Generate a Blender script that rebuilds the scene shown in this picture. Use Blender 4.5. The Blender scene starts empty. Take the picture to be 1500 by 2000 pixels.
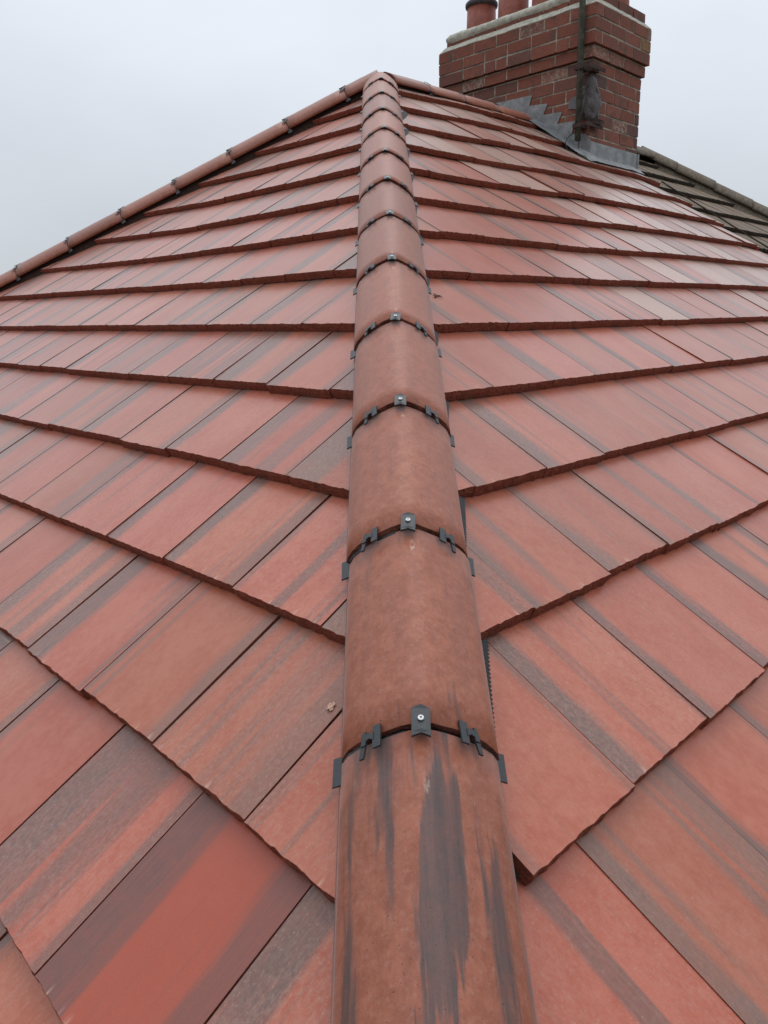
import bpy, bmesh, math, random
from mathutils import Vector, Matrix, noise

random.seed(11)
SC = bpy.context.scene
COL = SC.collection
V = Vector

# ------------------------------------------------------------------ camera
R_RIGHT = V((0.7130934136705438, -0.7009336951086191, -0.013774557744923189))
R_DOWN = V((-0.1832970841525507, -0.16744041315602148, -0.9686928754684354))
R_FWD = V((0.6766830589876321, 0.6932933456362572, -0.24787975830151637))
CAM = V((-4.131671116364223, -4.207902676434892, -1.629681284006809))
FOC = 1467.99
cd = bpy.data.cameras.new('camera')
cam = bpy.data.objects.new('camera', cd)
COL.objects.link(cam)
m = Matrix.Identity(4)
for i in range(3):
    m[i][0] = R_RIGHT[i]; m[i][1] = -R_DOWN[i]; m[i][2] = -R_FWD[i]; m[i][3] = CAM[i]
cam.matrix_world = m
cd.sensor_fit = 'VERTICAL'
cd.sensor_height = 24.0
cd.sensor_width = 18.0
cd.lens = 24.0 * FOC / 2000.0
cd.clip_start = 0.02
cd.clip_end = 2000.0
SC.camera = cam

# ------------------------------------------------------------------ world: overcast
SUN_EL, SUN_AZ = math.radians(62), math.radians(50)
w = bpy.data.worlds.new('World')
SC.world = w
w.use_nodes = True
wn = w.node_tree.nodes; wl = w.node_tree.links
wn.clear()
wo = wn.new('ShaderNodeOutputWorld'); bg = wn.new('ShaderNodeBackground')
sky = wn.new('ShaderNodeTexSky'); sky.sky_type = 'NISHITA'; sky.sun_disc = False
sky.sun_elevation = SUN_EL; sky.sun_rotation = SUN_AZ
tc = wn.new('ShaderNodeTexCoord'); sep = wn.new('ShaderNodeSeparateXYZ')
wl.new(tc.outputs['Generated'], sep.inputs[0])
mx = wn.new('ShaderNodeMath'); mx.operation = 'MAXIMUM'; mx.inputs[1].default_value = 0.0
wl.new(sep.outputs['Z'], mx.inputs[0])
ma = wn.new('ShaderNodeMath'); ma.operation = 'MULTIPLY_ADD'          # standard overcast law (1 + 2 sin e) / 3
ma.inputs[1].default_value = 2 / 3; ma.inputs[2].default_value = 1 / 3
wl.new(mx.outputs[0], ma.inputs[0])
cn = wn.new('ShaderNodeTexNoise'); cn.inputs['Scale'].default_value = 2.2; cn.inputs['Detail'].default_value = 4
cn.inputs['Roughness'].default_value = 0.5
mp = wn.new('ShaderNodeMapping'); mp.inputs['Scale'].default_value = (1, 1, 2.2); mp.inputs['Location'].default_value = (.3, .1, 0)
wl.new(tc.outputs['Generated'], mp.inputs[0]); wl.new(mp.outputs[0], cn.inputs['Vector'])
cm = wn.new('ShaderNodeMath'); cm.operation = 'MULTIPLY_ADD'; cm.inputs[1].default_value = 0.34; cm.inputs[2].default_value = 0.83
wl.new(cn.outputs['Fac'], cm.inputs[0])
mm = wn.new('ShaderNodeMath'); mm.operation = 'MULTIPLY'
wl.new(ma.outputs[0], mm.inputs[0]); wl.new(cm.outputs[0], mm.inputs[1])
cc = wn.new('ShaderNodeMix'); cc.data_type = 'RGBA'; cc.blend_type = 'MULTIPLY'; cc.inputs[0].default_value = 1.0
cc.inputs[6].default_value = (15.4, 16.4, 17.7, 1)                    # cloud brightness at the zenith
wl.new(mm.outputs[0], cc.inputs[7])
mix = wn.new('ShaderNodeMix'); mix.data_type = 'RGBA'; mix.inputs[0].default_value = 0.94
wl.new(sky.outputs[0], mix.inputs[6]); wl.new(cc.outputs[2], mix.inputs[7])
bg.inputs['Strength'].default_value = 0.1
wl.new(mix.outputs[2], bg.inputs['Color']); wl.new(bg.outputs[0], wo.inputs['Surface'])

sd = bpy.data.lights.new('sun', 'SUN'); sd.energy = 0.5; sd.angle = math.radians(40); sd.color = (1, .97, .93)
so = bpy.data.objects.new('sun', sd); COL.objects.link(so)
sdir = V((math.cos(SUN_EL) * math.sin(SUN_AZ), math.cos(SUN_EL) * math.cos(SUN_AZ), math.sin(SUN_EL)))
so.rotation_euler = sdir.to_track_quat('Z', 'Y').to_euler()
so.location = (0, 0, 30)
SC.view_settings.view_transform = 'Standard'
SC.view_settings.look = 'None'
SC.view_settings.exposure = 0.0
SC.view_settings.gamma = 1.0

# ------------------------------------------------------------------ node helpers
class NT:
    def __init__(s, name):
        s.m = bpy.data.materials.new(name); s.m.use_nodes = True
        s.t = s.m.node_tree; s.t.nodes.clear()
        s.out = s.n('ShaderNodeOutputMaterial'); s.p = s.n('ShaderNodeBsdfPrincipled')
        s.l(s.p.outputs[0], s.out.inputs[0])
    def n(s, t): return s.t.nodes.new(t)
    def l(s, a, b): s.t.links.new(a, b)
    def put(s, x, sock):
        if hasattr(x, 'is_output'): s.l(x, sock)
        else: sock.default_value = x
    def math(s, op, a, b=0.0, c=0.0, clamp=False):
        q = s.n('ShaderNodeMath'); q.operation = op; q.use_clamp = clamp
        s.put(a, q.inputs[0]); s.put(b, q.inputs[1]); s.put(c, q.inputs[2])
        return q.outputs[0]
    def vec(s, x, y, z):
        q = s.n('ShaderNodeCombineXYZ')
        s.put(x, q.inputs[0]); s.put(y, q.inputs[1]); s.put(z, q.inputs[2]); return q.outputs[0]
    def noise(s, v, scale=1.0, detail=3.0, rough=.5, dist=0.0):
        q = s.n('ShaderNodeTexNoise'); s.l(v, q.inputs['Vector'])
        q.inputs['Scale'].default_value = scale; q.inputs['Detail'].default_value = detail
        q.inputs['Roughness'].default_value = rough; q.inputs['Distortion'].default_value = dist
        return q.outputs['Fac']
    def step(s, x, a, b):
        q = s.n('ShaderNodeMapRange'); q.interpolation_type = 'SMOOTHSTEP'
        s.put(x, q.inputs[0]); s.put(a, q.inputs[1]); s.put(b, q.inputs[2])
        return q.outputs[0]
    def mix(s, f, a, b):
        q = s.n('ShaderNodeMix'); q.data_type = 'RGBA'; q.clamp_factor = True
        s.put(f, q.inputs[0])
        for x, k in ((a, 6), (b, 7)):
            if hasattr(x, 'is_output'): s.l(x, q.inputs[k])
            else: q.inputs[k].default_value = (*x, 1)
        return q.outputs[2]
    def bump(s, h, strength=.3, dist=.002, prev=None):
        q = s.n('ShaderNodeBump'); q.inputs['Strength'].default_value = strength; q.inputs['Distance'].default_value = dist
        s.l(h, q.inputs['Height'])
        if prev is not None: s.l(prev, q.inputs['Normal'])
        return q.outputs[0]
    def obj(s):
        t = s.n('ShaderNodeTexCoord'); i = s.n('ShaderNodeObjectInfo'); x = s.n('ShaderNodeSeparateXYZ')
        s.l(t.outputs['Object'], x.inputs[0])
        c = s.n('ShaderNodeSeparateColor'); s.l(i.outputs['Color'], c.inputs[0])
        return t.outputs['Object'], x.outputs[0], x.outputs[1], x.outputs[2], i.outputs['Random'], c.outputs[0], c.outputs[1], c.outputs[2]
    def done(s, col, rough=.6, normal=None, spec=.5):
        s.put(col if hasattr(col, 'is_output') else (*col, 1), s.p.inputs['Base Color'])
        s.put(rough, s.p.inputs['Roughness']); s.p.inputs['Specular IOR Level'].default_value = spec
        if normal is not None: s.l(normal, s.p.inputs['Normal'])
        return s.m


def mat_tile(name, red, red2, grey, dark, film, fresh, spec=.3, gloss=1.0):
    """Brindled concrete: soft bands run up the tile, along its own y axis, mostly hugging one side.
    Object colour: r freshness, g amount of banding, b weathering film, also painted sky sheen on the upper main slope."""
    k = NT(name)
    P, x, y, z, rnd, cr, cg, cb = k.obj()
    ox = k.math('MULTIPLY', rnd, 137.0); oy = k.math('MULTIPLY', rnd, 61.0)
    r1 = k.math('FRACT', k.math('MULTIPLY', rnd, 7.31)); r2 = k.math('FRACT', k.math('MULTIPLY', rnd, 23.7)); r3 = k.math('FRACT', k.math('MULTIPLY', rnd, 51.3))
    def nz(sx, sy, w, d=3, r=.5):
        return k.noise(k.vec(k.math('MULTIPLY_ADD', x, sx, ox), k.math('MULTIPLY_ADD', y, sy, oy), w), 1.0, d, r)
    wob = k.math('SUBTRACT', nz(10, 4, 3.0, 3), .5)
    fine = nz(62, 1.6, 5.0, 4, .6)
    hair = nz(330, 9.0, 9.0, 3, .65)
    mott = nz(46, 32, 2.0, 5, .66)
    grit = k.noise(P, 400, 4, .8)
    flk = nz(300, 150, 7.0, 4, .7)
    xs = k.math('ADD', k.math('ADD', x, k.math('MULTIPLY', wob, .035)), k.math('MULTIPLY', k.math('SUBTRACT', fine, .5), .07))
    def band(edge, width, soft):
        return k.step(edge, k.math('ADD', width, soft), k.math('SUBTRACT', width, soft))
    wl = k.math('MULTIPLY', k.math('MULTIPLY_ADD', r1, .085, .006), k.math('MULTIPLY_ADD', cg, 1.25, .3))
    wr = k.math('MULTIPLY', k.math('MULTIPLY_ADD', r2, .085, -.026), k.math('MULTIPLY_ADD', cg, 1.25, .3))
    fr = k.step(cr, .6, .75)
    wl = k.math('ADD', k.math('MULTIPLY', wl, k.math('SUBTRACT', 1.0, fr)), k.math('MULTIPLY', fr, .075))
    wr = k.math('ADD', k.math('MULTIPLY', wr, k.math('SUBTRACT', 1.0, fr)), k.math('MULTIPLY', fr, .062))
    eL = band(k.math('ADD', xs, .154), wl, .016)
    eR = band(k.math('SUBTRACT', .154, xs), wr, .018)
    along = k.step(nz(3, 3.2, 12.0, 2), .28, .5)
    b1 = nz(15, .45, 0.0, 3, .5)
    thr = k.math('MULTIPLY_ADD', cg, -.20, .665)
    bm = k.step(k.math('MULTIPLY_ADD', k.math('SUBTRACT', fine, .5), .22, b1), thr, k.math('ADD', thr, .13))
    thin = k.math('MULTIPLY', k.step(nz(95, 1.1, 15.0, 3, .55), .60, .72), k.math('MULTIPLY_ADD', cg, .5, .05))
    mask = k.math('MAXIMUM', k.math('MULTIPLY', k.math('MAXIMUM', eL, k.math('MULTIPLY', eR, .8)), k.math('MULTIPLY_ADD', along, .35, .65)), k.math('MULTIPLY', bm, .8))
    mask = k.math('MAXIMUM', mask, thin)
    mask = k.math('MULTIPLY', mask, k.math('ADD', k.math('MULTIPLY_ADD', mott, .7, .30), k.math('MULTIPLY', hair, .55)), clamp=True)
    base = k.mix(k.step(k.math('MULTIPLY_ADD', k.math('SUBTRACT', nz(9, 5, 21.0, 3), .5), .9, mott), .28, .72), red, red2)
    base = k.mix(cr, base, fresh)
    dk = k.mix(k.step(k.math('ADD', hair, k.math('MULTIPLY', k.math('SUBTRACT', r3, .5), .5)), .3, .75), grey, dark)
    dk = k.mix(k.math('MULTIPLY', cr, .75), dk, (.115, .046, .042))
    col = k.mix(k.math('MULTIPLY', mask, .86), base, dk)
    fm = k.math('MULTIPLY_ADD', nz(7, 4, 31.0, 3), 1.1, -.1)
    heavy = k.step(cb, .78, 1.0)
    fl = k.math('MULTIPLY', k.math('MULTIPLY', k.step(k.math('MULTIPLY_ADD', heavy, .16, nz(130, 80, 4.0, 6, .74)), .36, .74), k.math('MAXIMUM', fm, heavy)), k.math('MULTIPLY', cb, .95))
    col = k.mix(fl, col, film)
    col = k.mix(k.math('MULTIPLY', k.step(flk, .58, .70), k.math('MULTIPLY_ADD', cb, .55, .05)), col, tuple(min(1, c * 1.35) for c in film))
    sc = nz(130, 60, 17.0, 4, .75)
    col = k.mix(k.math('MULTIPLY', k.step(sc, .70, .77), k.math('MULTIPLY_ADD', cb, .4, .1)), col, (.55, .40, .32))
    col = k.mix(k.math('MULTIPLY', k.step(k.noise(P, 230, 2, .5), .74, .78), .7), col, (.05, .02, .017))
    val = k.math('ADD', k.math('MULTIPLY_ADD', r3, .20, .86), k.math('MULTIPLY', k.math('SUBTRACT', grit, .5), .55))
    hv = k.n('ShaderNodeHueSaturation'); k.l(col, hv.inputs['Color']); k.l(val, hv.inputs['Value'])
    k.l(k.math('MULTIPLY_ADD', r2, .006, .4985), hv.inputs['Hue']); col = hv.outputs[0]
    ed = k.math('MULTIPLY', k.step(y, .020, .0), k.step(nz(60, 1, 41.0, 3), .60, .72))
    col = k.mix(k.math('MULTIPLY', ed, .45), col, (.55, .38, .30))
    h = k.math('ADD', k.math('MULTIPLY', grit, .8), k.math('MULTIPLY', k.noise(P, 170, 4, .65), .8))
    nb = k.bump(h, .22, .0013)
    nb = k.bump(nz(20, 6, 51.0, 2), .14, .006, nb)
    k.p.inputs['Sheen Weight'].default_value = .22 * gloss; k.p.inputs['Sheen Roughness'].default_value = .3      # fine dust on the surface
    k.p.inputs['Coat Weight'].default_value = .22 * gloss; k.p.inputs['Coat Roughness'].default_value = .22      # worn acrylic sealer
    return k.done(col, k.math('MULTIPLY_ADD', mott, .16, .25 if gloss > .5 else .6), nb, spec)


def mat_rough(name, a, b, scale=130, strength=.9, dist=.005, rough=.9, spec=.2):
    k = NT(name)
    P, x, y, z, rnd, *_ = k.obj()
    q = k.n('ShaderNodeVectorMath'); q.operation = 'ADD'; k.l(P, q.inputs[0]); k.l(k.vec(k.math('MULTIPLY', rnd, 91), 0.0, 0.0), q.inputs[1])
    n1 = k.noise(q.outputs[0], scale, 5, .72); n2 = k.noise(q.outputs[0], scale * .22, 3, .6)
    col = k.mix(k.step(n1, .35, .68), a, b)
    col = k.mix(k.math('MULTIPLY', k.step(n2, .55, .7), .55), col, tuple(c * .45 for c in a))
    return k.done(col, rough, k.bump(n1, strength, dist), spec)


def mat_hip():
    k = NT('hip_concrete')
    P, x, y, z, rnd, cr, cg, cb = k.obj()
    ox = k.math('MULTIPLY', rnd, 97.0); oy = k.math('MULTIPLY', rnd, 31.0)
    wob = k.noise(k.vec(k.math('MULTIPLY_ADD', x, 14, ox), k.math('MULTIPLY_ADD', y, 5, oy), 1.0), 1.0, 3)
    xw = k.math('ADD', x, k.math('MULTIPLY', k.math('SUBTRACT', wob, .5), .012))
    broad = k.noise(k.vec(k.math('MULTIPLY_ADD', xw, 27, ox), k.math('MULTIPLY_ADD', y, 2.6, oy), 0.0), 1.0, 4, .55)
    fine = k.noise(k.vec(k.math('MULTIPLY_ADD', xw, 95, ox), k.math('MULTIPLY_ADD', y, 4.2, oy), 4.0), 1.0, 4, .6)
    mott = k.noise(P, 38, 5, .65)
    thr = k.math('MULTIPLY_ADD', cg, -.2, .70)
    m1 = k.step(k.math('MULTIPLY_ADD', k.math('SUBTRACT', fine, .5), .28, broad), thr, k.math('ADD', thr, .15))
    m2 = k.math('MULTIPLY', k.step(fine, .61, .72), k.math('MULTIPLY_ADD', cg, .8, .12))
    # one tile carries a broad dark smudge beside its crest
    pa = k.math('POWER', k.math('DIVIDE', k.math('SUBTRACT', xw, k.math('MULTIPLY_ADD', y, .05, .006)), .036), 2.0); pb = k.math('POWER', k.math('DIVIDE', k.math('SUBTRACT', y, .27), .165), 2.0)
    patch = k.math('SUBTRACT', k.math('MULTIPLY_ADD', fine, 2.6, k.math('MULTIPLY_ADD', broad, 1.6, -.75)), k.math('ADD', pa, pb))
    m1 = k.math('MAXIMUM', m1, k.math('MULTIPLY', k.step(patch, .32, .62), k.step(cg, .9, .95)))
    base = k.mix(k.step(mott, .32, .68), (.235, .066, .033), (.315, .102, .057))
    base = k.mix(k.math('MULTIPLY', k.step(k.noise(k.vec(k.math('MULTIPLY_ADD', x, 40, ox), k.math('MULTIPLY', y, 3), 0.0), 1.0, 3), .45, .7), .4), base, (.205, .072, .05))
    base = k.mix(k.math('MULTIPLY', k.step(k.noise(P, 110, 5, .72), .45, .75), .5), base, (.36, .17, .125))
    ms = k.math('MULTIPLY', k.math('MAXIMUM', m1, m2), k.math('ADD', k.math('MULTIPLY_ADD', mott, .8, .25), k.math('MULTIPLY', k.noise(k.vec(k.math('MULTIPLY_ADD', x, 380, ox), k.math('MULTIPLY', y, 12), 2.0), 1.0, 3, .65), .5)), clamp=True)
    col = k.mix(k.math('MULTIPLY', ms, .9), base, k.mix(k.step(fine, .4, .7), (.085, .056, .052), (.05, .042, .044)))
    # pale rub marks along the crest, a little below and above each joint
    def blob(cy, sx, sy):
        a = k.math('POWER', k.math('DIVIDE', k.math('ADD', x, -.002), sx), 2.0); b = k.math('POWER', k.math('DIVIDE', k.math('SUBTRACT', y, cy), sy), 2.0)
        return k.step(k.math('ADD', a, b), 1.6, .2)
    sm = k.noise(k.vec(k.math('MULTIPLY_ADD', x, 230, ox), k.math('MULTIPLY_ADD', y, 75, oy), 0.0), 1.0, 4, .7)
    f1 = k.math('FRACT', k.math('MULTIPLY', rnd, 17.3)); f2 = k.math('FRACT', k.math('MULTIPLY', rnd, 41.9))
    bl = k.math('MAXIMUM', k.math('MULTIPLY', blob(.395, .005, .015), k.step(f1, .1, .6)), k.math('MULTIPLY', blob(.058, .0045, .012), k.step(f2, .3, .8)))
    col = k.mix(k.math('MULTIPLY', k.math('MULTIPLY', bl, k.step(sm, .42, .6)), .75), col, (.52, .37, .29))
    scr = k.noise(k.vec(k.math('MULTIPLY_ADD', x, 120, oy), k.math('MULTIPLY_ADD', y, 22, ox), 8.0), 1.0, 4, .7)
    col = k.mix(k.math('MULTIPLY', k.step(scr, .70, .77), .5), col, (.58, .42, .34))
    col = k.mix(k.math('MULTIPLY', k.step(k.noise(P, 260, 3), .665, .71), .7), col, (.05, .025, .02))
    h = k.math('ADD', k.math('MULTIPLY', k.noise(P, 850, 2, .7), .5), k.math('MULTIPLY', k.noise(P, 210, 4, .6), .7))
    nb = k.bump(h, .35, .0016)
    nb = k.bump(k.noise(k.vec(k.math('MULTIPLY_ADD', x, 90, ox), k.math('MULTIPLY', y, 3), 0.0), 1.0, 2), .18, .002, nb)
    grit = k.noise(P, 620, 3, .75)
    k.p.inputs['Sheen Weight'].default_value = .22; k.p.inputs['Sheen Roughness'].default_value = .3
    k.p.inputs['Coat Weight'].default_value = .12; k.p.inputs['Coat Roughness'].default_value = .3
    hv = k.n('ShaderNodeHueSaturation'); k.l(col, hv.inputs['Color']); k.l(k.math('ADD', k.math('SUBTRACT', k.math('MULTIPLY_ADD', rnd, .22, .94), k.math('MULTIPLY', cb, .26)), k.math('MULTIPLY', k.math('SUBTRACT', grit, .5), .5)), hv.inputs['Value'])
    return k.done(hv.outputs[0], k.math('MULTIPLY_ADD', mott, .2, .38), nb, .32)


def mat_brick():
    k = NT('red_brick')
    P, x, y, z, rnd, cr, cg, cb = k.obj()
    t = k.n('ShaderNodeTexCoord'); g = k.n('ShaderNodeNewGeometry'); Q = g.outputs['Position']
    n1 = k.noise(Q, 9, 5, .62); n2 = k.noise(Q, 42, 5, .7); n3 = k.noise(Q, 160, 3, .7)
    hue = k.mix(rnd, (.185, .062, .039), (.25, .092, .060))
    col = k.mix(k.step(n2, .3, .75), hue, (.165, .054, .038))
    col = k.mix(k.math('MULTIPLY', k.step(n1, .50, .70), .7), col, (.085, .052, .045))
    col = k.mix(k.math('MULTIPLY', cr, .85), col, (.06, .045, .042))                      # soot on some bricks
    col = k.mix(k.math('MULTIPLY', k.math('MULTIPLY', cg, k.step(n2, .42, .6)), .9), col, (.34, .29, .235))   # smeared pointing
    col = k.mix(k.math('MULTIPLY', k.step(k.noise(Q, 60, 3, .6), .67, .73), .5), col, (.40, .36, .27))
    col = k.mix(k.math('MULTIPLY', cb, k.step(n2, .4, .6)), col, (.22, .15, .055))          # ochre lichen
    return k.done(col, .85, k.bump(k.math('ADD', n3, n2), .5, .004), .3)


def mat_lead(name, a=(.14, .142, .145), b=(.245, .247, .246), rough=.52):
    k = NT(name)
    g = k.n('ShaderNodeNewGeometry'); Q = g.outputs['Position']
    n1 = k.noise(Q, 14, 5, .65, .4); n2 = k.noise(Q, 55, 4, .7)
    col = k.mix(k.step(n1, .35, .68), a, b)
    col = k.mix(k.math('MULTIPLY', k.step(n2, .58, .72), .5), col, tuple(c * 1.5 for c in b))
    return k.done(col, rough, k.bump(n1, .35, .012), .5)


def mat_plain(name, a, b, scale=40, rough=.6, bump=.2, spec=.5, dist=.002):
    k = NT(name)
    g = k.n('ShaderNodeNewGeometry'); Q = g.outputs['Position']
    n1 = k.noise(Q, scale, 5, .65)
    return k.done(k.mix(k.step(n1, .35, .68), a, b), rough, k.bump(n1, bump, dist), spec)


M_TILE = mat_tile('brindled_tile', (.345, .079, .043), (.392, .114, .070), (.165, .104, .085), (.086, .065, .059), (.42, .262, .205), (.345, .062, .032))
M_LIP = mat_rough('broken_tile_edge', (.14, .036, .021), (.30, .078, .046), 210, 1.0, .006)
M_HIP = mat_hip()
M_HIPEND = mat_rough('hip_tile_end', (.10, .032, .02), (.19, .06, .04), 150)
M_OLD = mat_tile('old_brown_tile', (.14, .094, .062), (.18, .127, .086), (.11, .078, .054), (.06, .043, .03), (.20, .15, .11), (.13, .11, .08), .15, .15)
M_OLDLIP = mat_rough('old_tile_edge', (.028, .02, .015), (.06, .045, .03))
M_BRICK = mat_brick()
def mat_mortar():
    k = NT('mortar')
    Q = k.n('ShaderNodeNewGeometry').outputs['Position']
    n1 = k.noise(Q, 7, 5, .65); n2 = k.noise(Q, 60, 5, .7)
    col = k.mix(k.step(n2, .35, .68), (.26, .22, .175), (.43, .38, .31))
    col = k.mix(k.math('MULTIPLY', k.step(n1, .42, .66), .75), col, (.12, .10, .085))
    return k.done(col, .95, k.bump(n2, .6, .005), .2)
M_MORTAR = mat_mortar()
M_CEMENT = mat_plain('cement', (.30, .285, .235), (.46, .44, .37), 26, .93, .6, .2, .01)
M_POT = mat_plain('terracotta', (.21, .055, .036), (.29, .085, .055), 18, .6, .12, .4)
M_POTDARK = mat_plain('sooted_rim', (.03, .025, .03), (.07, .055, .06), 40, .7)
M_LEAD = mat_lead('lead_sheet')
M_OLDLEAD = mat_plain('tarnished_sheet', (.030, .022, .022), (.070, .054, .053), 22, .5, .5, .5, .01)
M_LEADDARK = mat_plain('weathered_lead', (.075, .075, .078), (.12, .118, .12), 22, .6, .4)
M_PLASTIC = mat_plain('black_plastic', (.018, .019, .021), (.03, .032, .035), 300, .42, .08)
M_SCREW = mat_plain('screw_head', (.66, .66, .64), (.8, .8, .78), 200, .35, .05)
M_CROSS = mat_plain('screw_recess', (.03, .03, .03), (.05, .05, .05), 100, .6)
M_DARK = mat_plain('dark_underlay', (.035, .022, .018), (.055, .032, .025), 60, .95, .3, .1)
M_POLE = mat_plain('weathered_steel', (.028, .032, .018), (.085, .09, .065), 26, .7, .4)
M_RUST = mat_plain('rusty_steel', (.02, .012, .010), (.06, .028, .022), 45, .85, .5)
M_RENDER = mat_plain('wall_render', (.42, .39, .34), (.50, .47, .42), 40, .92, .4, .2)
M_GROUND = mat_plain('ground', (.045, .055, .03), (.09, .095, .06), 1.5, .95, .3, .2, .05)
M_GUTTER = mat_plain('gutter_plastic', (.03, .03, .03), (.05, .05, .05), 40, .4)
M_LEAF = mat_plain('dry_leaf', (.42, .23, .16), (.55, .36, .27), 150, .8, .4)
M_TWIG = mat_plain('twig_bark', (.03, .018, .014), (.06, .035, .03), 200, .9)

# ------------------------------------------------------------------ object helpers
def mesh(name, verts, faces, mats, idx=None, smooth=False):
    me = bpy.data.meshes.new(name)
    me.from_pydata([tuple(v) for v in verts], [], faces)
    for mt in (mats if isinstance(mats, (list, tuple)) else [mats]): me.materials.append(mt)
    if idx:
        for p, i in zip(me.polygons, idx): p.material_index = i
    if smooth:
        for p in me.polygons: p.use_smooth = True
    me.update()
    return me

def add(name, me, parent=None, mat4=None, color=None):
    o = bpy.data.objects.new(name, me); COL.objects.link(o)
    if parent is not None: o.parent = parent
    if mat4 is not None: o.matrix_local = mat4
    if color: o.color = (*color, 1)
    return o

def thing(name, label, cat, loc=(0, 0, 0), group=None):
    o = bpy.data.objects.new(name, None); COL.objects.link(o); o.location = loc; o.empty_display_size = .2
    o['label'] = label; o['category'] = cat
    if group: o['group'] = group
    return o

def frame(x, y, z, p):
    a = Matrix.Identity(4)
    for i in range(3): a[i][0] = x[i]; a[i][1] = y[i]; a[i][2] = z[i]; a[i][3] = p[i]
    return a

def box_data(x0, x1, y0, y1, z0, z1, j=0.0, rnd=random):
    v = [V((x, y, z)) + V((rnd.uniform(-j, j), rnd.uniform(-j, j), rnd.uniform(-j, j))) for z in (z0, z1) for y in (y0, y1) for x in (x0, x1)]
    f = [(0, 2, 3, 1), (4, 5, 7, 6), (0, 1, 5, 4), (2, 6, 7, 3), (0, 4, 6, 2), (1, 3, 7, 5)]
    return v, f

def join(parts):
    vs, fs = [], []
    for v, f in parts:
        b = len(vs); vs += v; fs += [tuple(i + b for i in q) for q in f]
    return vs, fs

def tube(pts, r, n=10, cap=True):
    vs, fs = [], []
    pts = [V(p) for p in pts]
    for i, p in enumerate(pts):
        d = (pts[min(i + 1, len(pts) - 1)] - pts[max(i - 1, 0)]).normalized()
        a = d.orthogonal().normalized() if i == 0 else (a - d * a.dot(d)).normalized()
        b = d.cross(a); rr = r[i] if isinstance(r, (list, tuple)) else r
        for k in range(n):
            t = 2 * math.pi * k / n
            vs.append(p + (a * math.cos(t) + b * math.sin(t)) * rr)
    for i in range(len(pts) - 1):
        for k in range(n):
            fs.append((i * n + k, i * n + (k + 1) % n, (i + 1) * n + (k + 1) % n, (i + 1) * n + k))
    if cap: fs += [tuple(range(n - 1, -1, -1)), tuple((len(pts) - 1) * n + k for k in range(n))]
    return vs, fs

def prism(poly, z0, z1):
    n = len(poly)
    vs = [V((x, y, z0)) for x, y in poly] + [V((x, y, z1)) for x, y in poly]
    fs = [tuple(range(n - 1, -1, -1)), tuple(range(n, 2 * n))] + [(i, (i + 1) % n, n + (i + 1) % n, n + i) for i in range(n)]
    return vs, fs

def lerp_table(tab, x):
    tab = sorted(tab)
    if x <= tab[0][0]: return tab[0][1]
    for (a, fa), (b, fb) in zip(tab, tab[1:]):
        if x <= b: return fa + (fb - fa) * (x - a) / (b - a)
    return tab[-1][1]

def sst(a, b, x):
    t = max(0.0, min(1.0, (x - a) / (b - a))); return t * t * (3 - 2 * t)

def project(p):
    q = V(p) - CAM; z = q.dot(R_FWD)
    if z < .05: return None
    return 750 + FOC * q.dot(R_RIGHT) / z, 1000 + FOC * q.dot(R_DOWN) / z, z

# ------------------------------------------------------------------ roof geometry
PL, PR = 0.5904, 0.5743                      # pitches of the hip end and of the main slope
aL = V((-math.cos(PL), 0, -math.sin(PL))); nL = V((-math.sin(PL), 0, math.cos(PL))); xL = V((0, -1, 0))
uR = V((math.cos(.0021), math.sin(.0021), 0)); dR = V((math.sin(.0021), -math.cos(.0021), 0))
aR = dR * math.cos(PR) + V((0, 0, -math.sin(PR))); nR = uR.cross(-aR) * 1.0
nR.normalize()
HD = nL.cross(nR); HD = (HD if HD.z < 0 else -HD).normalized()
HD2 = V((HD.x, -HD.y, HD.z))
ZL, ZR = 5.30, 5.45                          # slope length to the eaves
EX = -ZL * math.cos(PL); EY = -ZR * math.cos(PR)
EAVE = HD * (ZL / (HD.dot(aL) if HD.dot(aL) > .1 else .76))

house = thing('house', 'house with a red brindled concrete tile hip roof and black-clipped hip tiles', 'house')
neighbour = thing('house', 'adjoining house with weathered brown tile roof behind the brick chimney', 'house')

JX = 2.78                                     # where the new tiles stop and the neighbour's begin
def hump(s, u):
    """How far the main slope stands off its plane: it swells a little below the stack and sinks back to meet the neighbour's older roof."""
    A = lerp_table([(.2, .045), (.9, .042), (1.28, .036), (1.63, .028), (2.0, .019), (2.6, .012), (3.2, 0)], s)
    return A * sst(-.6, 1.0, u) * (1 - sst(2.3, 3.0, u))

# underlay / boarding below the tiles
def deck(name, P, parent, mt=M_DARK):
    return add(name, mesh(name, P, [tuple(range(len(P)))], mt), parent)
AP = V((0, 0, 0))
hipE = HD * (ZL / HD.dot(aL)); hipE2 = HD2 * (ZL / HD.dot(aL))
dn = -.060
hip_slope = deck('hip_end_slope', [AP + nL * dn, hipE2 + nL * dn, hipE + nL * dn], house)
RE = hipE.dot(aR)
gx, gy = 40, 12
vs, fs = [], []
for j in range(gy + 1):
    for i in range(gx + 1):
        s = 5.35 * j / gy; u0 = -.809 * s; u = u0 + (JX - u0) * i / gx
        vs.append(aR * s + uR * u + nR * (hump(s, u) - .062))
for j in range(gy):
    for i in range(gx):
        a = j * (gx + 1) + i; fs.append((a, a + 1, a + gx + 2, a + gx + 1))
main_slope = add('main_slope', mesh('main_slope', vs, fs, M_DARK), house)

# ------------------------------------------------------------------ roof tiles
WL, WR, T, LEN = .308, .297, .030, .44
TILT = math.atan((T + .003) / .345)

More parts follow.
